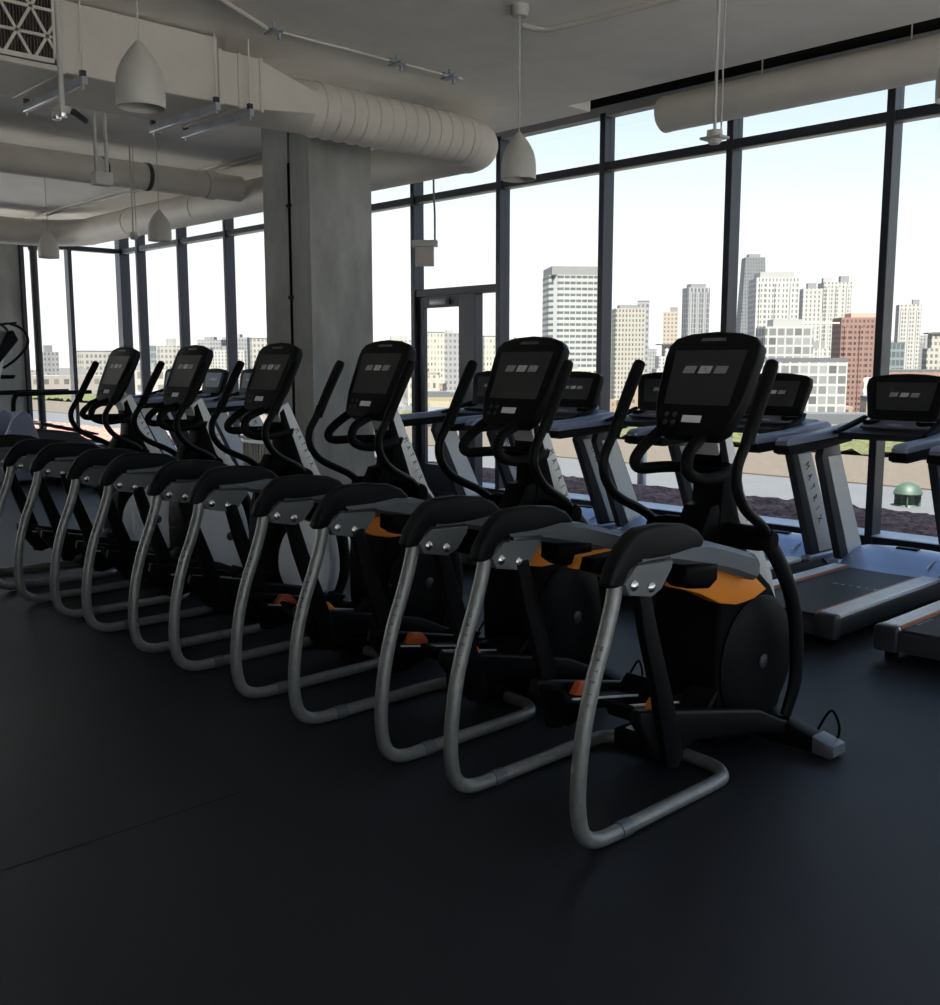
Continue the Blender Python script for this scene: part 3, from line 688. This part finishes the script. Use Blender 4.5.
# ------------------------------------------------------------------ treadmills
def make_treadmill():
    t = thing('treadmill', '', 'treadmill')
    MB().prism([(.10, .06), (.10, .165), (1.55, .165), (2.05, .165), (2.1, .10), (2.05, .03), (1.9, .02), (1.6, .05), (.3, .05)], -.375, .375, 'x', .008).build('deck_frame', M['tread_dark'], t, 30)
    for s in (1, -1):
        MB().box(s * .30, s * .36, .16, .22, 0, .06, .005).build('rear_foot', M['rubber'], t)
        MB().box(s * .30, s * .36, 1.85, 1.95, 0, .03, .005).build('front_foot', M['rubber'], t)
    b = MB().prism([(.125, .168), (.125, .184), (1.56, .184), (1.56, .168)], -.255, .255, 'x').build('running_belt', M['belt'], t, 0)
    lm = MB(); word(lm, 'MATRIX', (-.06, .98, .186), (.055, 0, 0), (1, 0, 0), (0, 1, 0), .06, .8); lm.build('lettering', M['galv'], b, 0)
    lm = MB(); word(lm, 'MATRIX', (-.235, .30, .186), (0, .033, 0), (0, 1, 0), (-1, 0, 0), .04, .8); lm.build('lettering', M['galv'], b, 0)
    for s in (1, -1):
        r_ = MB().box(s * .262, s * .385, .11, 1.60, .166, .196, .008, 2)
        for k in range(5): r_.box(s * (.275 + k * .02), s * (.287 + k * .02), .16, 1.58, .195, .200, .001, 1)
        rr_ = r_.build('side_rail', M['rail'], t, 30)
        MB().box(s * .257, s * .272, .13, 1.58, .184, .2, .002).build('stripe', M['rust'], rr_)
        MB().box(s * .262, s * .40, .085, .16, .05, .199, .02, 3).build('end_cap', M['tread_dark'], t)
        MB().box(s * .375, s * .388, .14, 1.9, .07, .165, .004).build('skirt', M['tread_dark'], t)
        # upright
        prof = [(1.69, .19), (2.05, .19), (1.60, .99), (1.56, 1.10), (1.36, 1.10), (1.315, .99)]
        u = MB().prism(prof, s * .365, s * .425, 'x', .006, 2).build('upright', M['tread_dark'], t, 30)
        pan = [(1.785, .23), (2.01, .23), (1.585, .99), (1.39, .99)]
        MB().prism(pan, s * .425, s * .431, 'x').build('outer_panel', M['mast'], u, 0)
        MB().prism(pan, s * .365, s * .359, 'x').build('inner_panel', M['mast'], u, 0)
        d = Vector((0, 1.84 - 1.43, .24 - .99)).normalized(); lm = MB()
        for i, ch in enumerate('MATRIX'):
            p = Vector((s * .4315, 1.53, .90)) + d * .095 * (i if s > 0 else 5 - i)
            if s > 0: letter(lm, ch, p, d, Vector((0, -d.z, d.y)), .085, .8)
            else: letter(lm, ch, p, -d, Vector((0, -d.z, d.y)), .085, .8)
        lm.build('lettering', M['ink'], u, 0)
        MB().box(s * .355, s * .44, 1.62, 2.03, .165, .215, .015, 3).build('upright_shoe', M['hood'], t)
        # handrail
        hr = MB().prism([(.80, 1.065), (.80, 1.125), (.84, 1.15), (1.30, 1.17), (1.55, 1.195), (1.80, 1.215), (1.86, 1.19), (1.82, 1.10), (1.55, 1.07), (1.25, 1.06), (.85, 1.045)], s * .345, s * .445, 'x', .018, 3).build('handrail', M['rail_face'], t, 40)
        MB().prism([(.79, 1.05), (.79, 1.10), (1.40, 1.125), (1.70, 1.13), (1.70, 1.085), (1.3, 1.055), (.84, 1.035)], s * .335, s * .452, 'x', .012, 2).build('rail_grip', M['rubber'], hr, 40)
        gr = MB().tube([(s * .31, 1.38, 1.165), (s * .305, 1.50, 1.19), (s * .29, 1.64, 1.225), (s * .27, 1.74, 1.262)], [.020, .030, .032, .024], 12, sub=3, flat=(1, .6)).build('hand_grip', M['rubber'], t)
        MB().lathe([(.055, 0), (.06, .06), (.054, .06), (.048, .012), (0, .01)], (s * .19, 1.67, 1.185), 'z', 20).build('cup_holder', M['black'], t)
    # motor hood
    hd = MB()
    prof = [(1.56, .185), (1.66, .215), (1.82, .262), (1.95, .283), (2.05, .277), (2.12, .24), (2.13, .10), (2.0, .10), (1.9, .165)]
    xs = [-.39, -.34, -.27, -.14, 0, .14, .27, .34, .39]; rg = []
    for x in xs:
        k = 1 - (abs(x) / .39) ** 2; rg.append([hd.bm.verts.new((x, y + .05 * (k - 1) * (1 if y < 1.7 else 0) * -1, z + (.022 * k if z > .23 else 0) - (.015 if abs(x) > .38 and z > .22 else 0))) for y, z in prof])
    for a, b_ in zip(rg, rg[1:]):
        for k in range(len(prof)): hd.bm.faces.new((a[k], a[(k + 1) % len(prof)], b_[(k + 1) % len(prof)], b_[k]))
    hd.bm.faces.new(rg[0]); hd.bm.faces.new(rg[-1][::-1])
    ho = hd.build('motor_hood', M['hood'], t, 35)
    MB().prism([(1.68, .228), (1.81, .269), (1.81, .276), (1.68, .235)], .25, .262, 'x').build('trim_line', M['label'], ho, 0)
    MB().box(-.08, .08, 1.93, 1.99, .296, .312, .006).build('vent_slot', M['black'], ho)
    # dashboard
    MB().prism([(1.50, 1.115), (1.50, 1.16), (1.62, 1.19), (1.80, 1.225), (1.86, 1.21), (1.82, 1.11)], -.36, .36, 'x', .015, 3).build('dashboard', M['tread_dark'], t, 40)
    MB().prism([(1.60, 1.19), (1.58, 1.205), (1.70, 1.245), (1.84, 1.26), (1.84, 1.22)], -.24, .24, 'x', .01, 2).build('keypad_shelf', M['rail_face'], t, 40)
    MB().box(-.05, .05, 1.62, 1.66, 1.214, 1.222).build('sticker', M['label'], t, 0)
    v0 = Vector((0, 1.70, 1.222)); tv = Vector((0, .10, .37)).normalized(); nv = Vector((0, -tv.z, tv.y))
    def fc(p, a): return tuple(v0 + Vector((p[0], 0, 0)) + tv * p[1] + nv * a)
    out = [(-.20, -.04), (.20, -.04), (.215, .03), (.245, .045), (.29, .27), (.282, .325), (.25, .345), (.12, .362), (0, .366), (-.12, .362), (-.25, .345), (-.282, .325), (-.29, .27), (-.245, .045), (-.215, .03)]
    cs = MB().prism(out, -.07, 0, fn=fc, bev=.014, seg=3).build('console', M['satin'], t, 40)
    MB().prism([(-.185, .10), (.185, .10), (.215, .30), (-.215, .30)], 0, .0025, fn=fc).build('screen', M['screen'], cs, 0)
    for i, xo in enumerate((-.075, 0, .075)):
        MB().prism([(xo - .034, .195), (xo + .024, .195), (xo + .034, .225), (xo - .024, .225)], .0025, .0035, fn=fc).build('screen_icon', M['logo'] if i == 1 else M['logo_dim'], cs, 0)
    return t
tl = ['treadmill cut by the right edge of the picture, showing only its left rail',
      'treadmill with its full belt and hood in view, nearest whole one at the right windows',
      'treadmill second left of the whole one, its screen peeping right of the nearest trainer',
      'treadmill half hidden behind the nearest elliptical trainer console',
      'treadmill with its screen showing between the two nearest elliptical trainers',
      'treadmill beside the glass door, its long left handrail reaching past the door frame',
      'treadmill left of the column, nearest of the far group',
      'middle treadmill of the far group left of the column',
      'farthest treadmill of the far group by the left windows']
tx = [-2.08, -3.10, -4.12, -5.14, -6.14, -7.2, -11.65, -12.62, -13.75]
tm = make_treadmill()
for i, x in enumerate(tx):
    o = tm if i == 0 else copy_tree(tm)
    o.location = (x, 5.4, 0); o['label'] = tl[i]; o['group'] = 'treadmills facing the windows'

# ------------------------------------------------------------------ stair climber at the far left
sc_ = thing('stair_climber', 'tall stair climbing machine at the left edge with long handrails and dark steps', 'stair climber', (-14.6, .365, 0)); sc_.scale = (1.1, 1.22, 1.05)
MB().prism([(3.75, .02), (3.75, .45), (3.95, .66), (4.15, .70), (4.55, .64), (4.95, .35), (5.0, .02)], -.30, .30, 'x', .03, 3).build('housing', M['tread_dark'], sc_, 40)
for s in (1, -1): MB().prism([(3.72, .05), (3.72, .60), (3.82, .85), (3.94, .95), (4.02, .90), (4.1, .6), (4.15, .05)], s * .30, s * .37, 'x', .02, 3).build('side_cover', M['rail_face'], sc_, 40)
for k in range(5):
    y, z = 4.16 + k * .13, .80 - k * .035
    st = MB().prism([(y - .03, z - .02), (y + .12, z - .07), (y + .12, z - .045), (y - .03, z + .005)], -.33, .33, 'x', .004).build('step', M['satin'], sc_, 0)
    MB().prism([(y - .034, z - .02), (y - .026, z - .02), (y - .026, z + .012), (y - .034, z + .012)], -.33, .33, 'x').build('nosing', M['silver'], st, 0)
MB().prism([(3.62, 1.0), (3.72, 1.0), (3.86, 1.62), (3.78, 1.64)], -.09, .09, 'x', .01).build('mast', M['mast'], sc_, 30)
for s in (1, -1):
    hr = MB().tube([(s * .34, 3.84, .95), (s * .36, 3.86, 1.14), (s * .36, 4.0, 1.17), (s * .36, 4.72, 1.18)], [.025, .028, .032, .026], 12, sub=4).build('handrail', M['satin'], sc_)
    MB().tube([(s * .22, 3.80, 1.50), (s * .30, 3.92, 1.62), (s * .30, 4.05, 1.80), (s * .28, 4.04, 1.95), (s * .22, 3.98, 2.03), (s * .16, 3.92, 2.06)], .016, 10, sub=4).build('loop_grip', M['satin'], sc_)
cs = MB().prism([(3.66, 1.52), (3.72, 1.50), (3.98, 1.86), (3.93, 1.98), (3.86, 1.96)], -.24, .24, 'x', .02, 3).build('console', M['satin'], sc_, 40)
MB().prism([(3.765, 1.575), (3.945, 1.825), (3.947, 1.822), (3.767, 1.572)], -.18, .18, 'x').build('screen', M['screen'], cs, 0)
MB().prism([(3.66, 2.02), (3.96, 2.06), (3.96, 2.09), (3.66, 2.05)], -.26, .26, 'x', .008).build('top_bar', M['satin'], sc_)
MB().lathe([(0, 0), (.07, 0), (.09, .03), (.09, .05), (0, .045)], (.0, 3.90, 1.36), 'z', 20).build('cup_tray', M['black'], sc_)

# ribbed cabinet left of the column
rb = thing('ribbed_heater_cabinet', 'pale ribbed cabinet standing beside the foot of the concrete column', 'cabinet', (-10.52, 6.62, 0))
MB().box(-.30, .30, -.12, .12, .02, .74, .006).build('body', M['galv'], rb)
for k in range(9): MB().box(-.27 + k * .062, -.24 + k * .062, -.135, -.12, .06, .70, .003, 1).build('fin', M['duct'], rb)
MB().box(-.32, .32, -.14, .14, .74, .78, .006).build('top', M['duct'], rb)
MB().box(-.30, .30, -.10, .10, 0, .02).build('plinth', M['dark_plastic'], rb, 0)

# ------------------------------------------------------------------ terrace and city
struct(MB().box(-60, 30, WY + .1, 26, -.4, -.02).build('terrace_floor', M['paving'], smoothang=0))
struct(MB().box(-60, 30, -25, SY - .2, -.4, -.02).box(EX + .2, 30, SY - .2, WY + .1, -.4, -.02).build('bounce_terrace', M['bounce_flashing_white'], smoothang=0))  # unseen terraces, added in white to reflect sunlight up to the ceiling
struct(MB().box(-60, WX - .2, SY - .2, WY + .1, -.4, -.02).build('bounce_terrace_side', M['bounce_flashing_white'], smoothang=0))  # left terrace, likewise added in white as a sun reflector for the ceiling
struct(MB().box(-60, 30, 13.6, 17.6, -.02, .0).build('terrace_gravel_strip', M['gravel'], smoothang=0))
mu = MB(); rnd = random.Random(3)
mu.grid(-30, 10, WY + .35, 10.7, .05, 400, 22, lambda i, j: rnd.uniform(0, .07) * (1 if 0 < j < 22 else 0)); o = mu.build('mulch_bed', M['mulch'], smoothang=0); o['kind'] = 'stuff'
tag(o, 'brown mulch bed outside along the foot of the windows', 'mulch')
struct(MB().box(-30, 10, 10.66, 10.74, -.02, .07).build('terrace_kerb', M['paving'], smoothang=0))
gr = MB(); gr.grid(-60, 30, 17.6, 21.5, .02, 500, 40, lambda i, j: rnd.uniform(0, .14)); o = gr.build('grass_strip', M['grass'], smoothang=0); o['kind'] = 'stuff'
tag(o, 'yellow green grass strip along the far edge of the terrace', 'grass')
struct(MB().box(WX, 10, WY + .12, WY + .42, -.02, .13).build('terrace_flashing', M['bounce_flashing_white'], smoothang=0))
vt = thing('roof_vent', 'green mushroom shaped roof vent on the terrace beyond the right treadmill', 'vent', (-5.05, 11.9, -.02)); vt.scale = (.56, .56, .58)
MB().lathe([(.20, 0), (.18, .03), (.15, .04), (.15, .26), (0, .26)], n=24).build('stem', M['green'], vt)
MB().lathe([(.28, .24), (.29, .26), (.27, .32), (.21, .41), (.11, .47), (0, .49)], n=32).build('hood', M['green'], vt)
for k in range(4): MB().box(-.012, .012, .14, .26, .02, .25).build('bracket', M['green'], vt, 0).rotation_euler = (0, 0, k * math.pi / 2 + .4)
bl = thing('bollard_light', 'pale bollard light standing outside on the terrace behind the treadmills', 'bollard', (-8.15, 10.9, -.02))
MB().lathe([(.06, 0), (.06, .62), (.05, .66), (0, .66)], n=18).build('post', M['galv'], bl)
for s in (-.04, .04): MB().tube([(s, 0, .64), (s, 0, .78), (s - .03, 0, .83)], .018, 10).build('spike_head', M['dark_plastic'], bl)
struct(MB().box(-3000, 3000, 30, 4000, -26.5, -26).build('ground', M['ground'], smoothang=0))
struct(MB().box(-4000, -25, -2500, 30, -26.5, -26).build('ground_beyond', M['ground'], smoothang=0))

FA = dict(
    bands=facade('banded_tower', (.80, .82, .80), (.32, .35, .34), 2.4, 2.35, .86, .46, var=.1),
    cream=facade('cream_tower', (.78, .74, .65), (.30, .28, .24), 1.7, 2.4, .45, .55),
    grey=facade('grey_tower', (.60, .60, .60), (.42, .42, .44), 2.4, 3.2, .5, .5),
    beige=facade('beige_tower', (.80, .70, .58), (.55, .46, .38), 3.2, 3.6, .5, .5),
    rib=facade('ribbed_tower', (.66, .67, .68), (.32, .34, .37), 2.6, 3.4, .52, .86),
    dark=facade('dark_tower', (.36, .38, .40), (.28, .30, .32), 4, 5, .5, .6),
    white=facade('white_tower', (.92, .91, .88), (.45, .45, .44), 1.6, 2.4, .42, .6),
    slim=facade('slim_tower', (.88, .86, .82), (.42, .42, .42), 2.2, 2.4, .36, .6),
    brick=facade('red_tower', (.52, .33, .28), (.20, .12, .11), 1.3, 1.75, .55, .52, var=.5),
    frame=facade('concrete_frame', (.86, .86, .84), (.36, .36, .35), 1.35, 1.45, .80, .76, var=.6),
    punched=facade('punched_white', (.88, .84, .74), (.34, .32, .28), 1.7, 2.9, .42, .5, var=.8),
    gridc=facade('cream_grid', (.82, .78, .70), (.45, .42, .40), 2.2, 3.0, .55, .55),
    tan=facade('tan_lowrise', (.66, .52, .38), (.36, .28, .22), 2.0, 2.6, .45, .5, var=.6),
    tan2=facade('grey_lowrise', (.62, .56, .50), (.36, .33, .30), 2.3, 2.8, .5, .45, var=.6),
    red2=facade('reddish_lowrise', (.62, .38, .30), (.35, .22, .19), 2.3, 2.8, .4, .45, var=.6),
    glass=facade('blue_glass_tower', (.40, .45, .47), (.28, .33, .36), 1.6, 3.3, .8, .7),
    yellow=mat('yellow_render', (.21, .18, .11), .8, var=.05),
)
GZ = -26.0
def building(x, y, w, d, top, rot, fmat, lab, roof=(), name='tower_building', extra=None):
    t = thing(name, lab, 'building', (x, y, GZ), R(rot))
    h = top - GZ
    pen = 0
    body = h - pen
    if extra == 'taper':
        m_ = MB(); A = [m_.bm.verts.new((sx * w * .66, sy * d * .66, 0)) for sx, sy in ((-1, -1), (1, -1), (1, 1), (-1, 1))]
        B = [m_.bm.verts.new((sx * w * .42, sy * d * .42, body)) for sx, sy in ((-1, -1), (1, -1), (1, 1), (-1, 1))]
        m_.bm.faces.new(A[::-1]); m_.bm.faces.new(B)
        for k in range(4): m_.bm.faces.new((A[k], A[(k + 1) % 4], B[(k + 1) % 4], B[k]))
        m_.build('facade', fmat, t, 0)
    elif extra == 'notch':
        c_ = w * .14
        m_ = MB().prism([(-w / 2 + c_, -d / 2), (w / 2 - c_, -d / 2), (w / 2, -d / 2 + c_), (w / 2, d / 2 - c_), (w / 2 - c_, d / 2), (-w / 2 + c_, d / 2), (-w / 2, d / 2 - c_), (-w / 2, -d / 2 + c_)], 0, body, 'z')
        m_.build('facade', fmat, t, 0)
    elif extra == 'bays':
        m_ = MB().box(-w / 2, w / 2, -d / 2, d / 2, 0, body)
        for k in (-.36, -.0, .36): m_.box(k * w - w * .07, k * w + w * .07, -d / 2 - w * .06, -d / 2, 0, body - 3)
        m_.build('facade', fmat, t, 0)
    elif extra == 'steps':
        MB().box(-w / 2, w / 2, -d / 2, d / 2, 0, body - 7).box(-w * .3, w * .42, -d * .42, d * .42, body - 7, body).build('facade', fmat, t, 0)
    else:
        MB().box(-w / 2, w / 2, -d / 2, d / 2, 0, body).build('facade', fmat, t, 0)
    z = body
    for (sx, ox, hh, mt) in roof:
        MB().box((ox - sx / 2) * w, (ox + sx / 2) * w, -d * sx / 2, d * sx / 2, z, z + hh).build('roof_house', mt, t, 0)
    if not roof: MB().box(-w * .5, w * .5, -d * .5, d * .5, body, body + .6).build('parapet', M['paving'], t, 0)
    return t
greyr = mat('roof_house_grey', (.15, .15, .148), .8); whiter = mat('roof_house_white', (.23, .225, .215), .8); redr = mat('roof_house_red', (.42, .22, .18), .8)
building(-280, 327, 25.5, 20.4, 36.5, 53, FA['bands'], 'broad white banded tower with a grey roof house, left of the skyline', [(.94, 0, 3.4, greyr)], extra='notch')
building(-327, 423, 15, 12, 28.7, 48, FA['cream'], 'cream apartment tower with small dark windows right of the banded tower', [(.6, -.05, 1.8, greyr)])
building(-347, 462, 6.5, 4.4, 34.6, 37, FA['grey'], 'thin grey tower behind the cream apartment tower')
building(-540, 759, 13.2, 10.6, 45.8, 35, FA['beige'], 'distant beige tower between the cream and the ribbed towers', [(.5, .2, 4, greyr)])
building(-387, 547, 19.8, 15.9, 12.7, 45, FA['slim'], 'low pale block with a stepped top before the beige tower', extra='steps')
building(-410, 605, 15.3, 12.2, 52.3, 54, FA['rib'], 'grey tower with vertical ribs left of the dark tapered tower', [(.7, 0, 2.5, greyr)], extra='bays')
t_ = building(-824, 1360, 33.9, 27.1, 153.9, 46, FA['dark'], 'very tall dark tapered skyscraper behind the white towers', [(.5, 0, 5, greyr)], extra='taper')
building(-256, 441, 19.4, 15.5, 40.6, 44, FA['white'], 'large white apartment tower with a stepped crown before the dark tapered skyscraper', [(.8, 0, 2.6, whiter)], extra='bays')
building(-284, 529, 10.4, 8.3, 41.6, 42, FA['slim'], 'slim white tower right of the large white apartment tower', [(.45, 0, 3, greyr)])
building(-305, 597, 17, 13.6, 49.5, 43, FA['slim'], 'tall pale twin slab tower behind the red brick tower', [(.3, .3, 4, greyr), (.3, -.3, 3, whiter)], extra='bays')
building(-156, 322, 13.4, 10.7, 15.9, 42, FA['brick'], 'red brick apartment tower with balconies beside the right mullion', [(.7, .1, 1.4, redr)], extra='bays')
building(-77, 139, 12.6, 10.1, 1.7, 45, FA['frame'], 'lower open concrete frame of the building under construction')
building(-86, 152, 7.6, 6.1, 7.3, 45, FA['frame'], 'upper open concrete frame storeys behind the lower frame', [(.6, 0, 1.2, whiter)])
building(-264, 608, 12.3, 9.9, 35.2, 35, FA['slim'], 'thin cream tower right of the right mullion', [(.3, .3, 3, greyr)], extra='bays')
building(-187, 420, 7.4, 5.9, 9.2, 24, FA['glass'], 'small blue grey glass block before the thin cream tower')
building(-209, 515, 10.4, 8.4, 15.5, 37, FA['gridc'], 'stepped beige tower at the right edge of the skyline', extra='steps')
building(-110, 264, 17.9, 14.3, -.7, 28, FA['red2'], 'low reddish block below the beige stepped tower', name='lowrise_building')
building(-55, 123, 6.2, 5, -3.0, 34, FA['tan'], 'low tan block with many windows beside the concrete frame', name='lowrise_building')
building(-29, 57, 4.2, 2.5, -1.9, 37, FA['yellow'], 'small yellow rendered roof house beyond the grass strip', name='roof_building')
building(-394, 350, 9.5, 7.6, 16.5, 58, FA['punched'], 'white tower with scattered windows seen through the door glass')
building(-418, 384, 10.3, 8.2, 17.7, 57, FA['grey'], 'grey tower beside the white one seen through the door glass', [(.4, -.1, 1.5, whiter)])
building(-374, 371, 8.2, 6.5, 14.5, 55, FA['punched'], 'pale tower seen through the slim pane right of the door')
building(-89, 81, 6.5, 4.3, -2.3, 56, FA['yellow'], 'low yellow block seen low through the door glass', name='lowrise_building')
building(-630, 247, 8.5, 6.8, 8.0, 89, FA['grey'], 'grey tower seen through the far left window', [(.5, -.1, 4, greyr)])
building(-513, 224, 15.1, 12.1, 7, 86, FA['gridc'], 'cream gridded block behind the leftmost trainer console')
building(-524, 271, 11.7, 9.4, 10.6, 73, FA['gridc'], 'pale block seen between the two leftmost trainer consoles', [(.4, .1, 4, whiter)])
building(-477, 261, 9.1, 7.3, 7, 71, FA['white'], 'small white block left of the grey tower at the column')
building(-490, 307, 9.3, 7.4, 14.4, 68, FA['gridc'], 'pale square tower seen just left of the concrete column')
building(-455, 226, 4.7, 3.8, 8.9, 64, FA['glass'], 'small dark glass block seen by the corner mullion')
building(-627, 515, 30, 24, 14.5, 61, FA['white'], 'distant long white block right of the concrete column')
# crane on the construction site
cr = thing('tower_crane', 'thin tower crane jib above the concrete frame', 'crane', (-118, 225, GZ), R(50))
steel = mat('crane_steel', (.40, .36, .30), .7)
MB().box(-.16, .16, -.16, .16, 0, 37.6).build('tower', steel, cr, 0)
MB().box(-7, 4.5, -.12, .12, 36.6, 36.95).box(-.12, .12, -.12, .12, 37.6, 39).build('jib', steel, cr, 0)

# low-rise city fabric
rl = random.Random(11)
taken = [(o.location.x, o.location.y, 14) for o in D.objects if o.get('category') == 'building']
n_ = 0
while n_ < 150:
    ang = rl.uniform(R(92), R(178)); dist = 230 + 560 * rl.random() ** .8
    x, y = dist * math.cos(ang), dist * math.sin(ang); w = rl.uniform(9, 22)
    if y < 12 or any(math.hypot(x - a_, y - b_) < (w * .66 + c_) for a_, b_, c_ in taken): continue
    taken.append((x, y, w * .66)); n_ += 1
    top = 1.65 - dist * rl.uniform(.006, .04)
    o = thing('lowrise_building', 'low city block among the roofs below the towers', 'building', (x, y, GZ), ang - math.pi / 2 + rl.uniform(-.2, .2), 'low blocks of the city below the towers')
    MB().box(-w / 2, w / 2, -w * .4, w * .4, 0, top - GZ).build('facade', FA[rl.choice(['tan', 'tan2', 'tan2', 'gridc', 'red2', 'punched', 'white'])], o, 0)
    MB().box(-w * .2, w * .1, -w * .15, w * .1, top - GZ, top - GZ + rl.uniform(.8, 2)).build('roof_house', greyr, o, 0)

# paler mid-rise blocks between the towers
n_ = 0
rm = random.Random(5)
while n_ < 46:
    ang = rm.uniform(R(103), R(152)); dist = rm.uniform(560, 1050)
    x, y = dist * math.cos(ang), dist * math.sin(ang); w = rm.uniform(14, 30)
    if any(math.hypot(x - a_, y - b_) < (w * .66 + c_) for a_, b_, c_ in taken): continue
    taken.append((x, y, w * .66)); n_ += 1
    top = 1.65 + dist * rm.uniform(-.004, .024)
    o = thing('midrise_building', 'pale mid rise block standing behind and between the towers', 'building', (x, y, GZ), ang - math.pi / 2 + rm.uniform(-.3, .3), 'pale mid rise blocks between the towers')
    MB().box(-w / 2, w / 2, -w * .4, w * .4, 0, top - GZ).build('facade', FA[rm.choice(['grey', 'gridc', 'white', 'slim', 'beige', 'cream', 'rib'])], o, 0)
    MB().box(-w * .25, w * .15, -w * .2, w * .2, top - GZ, top - GZ + rm.uniform(1.5, 4)).build('roof_house', rm.choice([greyr, whiter]), o, 0)

# ------------------------------------------------------------------ light
wd = D.worlds.new('sky'); SC.world = wd; wd.use_nodes = True
nt = wd.node_tree; bg = nt.nodes['Background']
tc = nt.nodes.new('ShaderNodeTexCoord'); sx = nt.nodes.new('ShaderNodeSeparateXYZ'); cr_ = nt.nodes.new('ShaderNodeValToRGB')
nt.links.new(tc.outputs['Generated'], sx.inputs[0]); nt.links.new(sx.outputs['Z'], cr_.inputs['Fac']); nt.links.new(cr_.outputs['Color'], bg.inputs['Color'])
e = cr_.color_ramp.elements
e[0].position = 0.0; e[0].color = (1, .985, .965, 1)
e[1].position = 1.0; e[1].color = (.25, .44, .85, 1)
for p, c_ in ((.06, (1, .99, .97)), (.14, (.90, .97, .99)), (.24, (.66, .80, .90)), (.40, (.42, .61, .95))):
    x_ = e.new(p); x_.color = (*c_, 1)
bg.inputs['Strength'].default_value = .44
sun = D.lights.new('sun', 'SUN'); sun.energy = 7.0; sun.angle = R(1.5); sun.color = (1, .95, .87)
so = D.objects.new('sun', sun); COL.objects.link(so)
so.rotation_euler = Vector((-.33, .38, -.87)).to_track_quat('-Z', 'Y').to_euler()

SC.view_settings.view_transform = 'Standard'; SC.view_settings.look = 'None'
SC.view_settings.exposure = 1.47; SC.view_settings.gamma = 1.0; SC.view_settings.use_curve_mapping = False
SC.cycles.use_denoising = True
SC.cycles.max_bounces = 10; SC.cycles.diffuse_bounces = 6; SC.cycles.transparent_max_bounces = 16
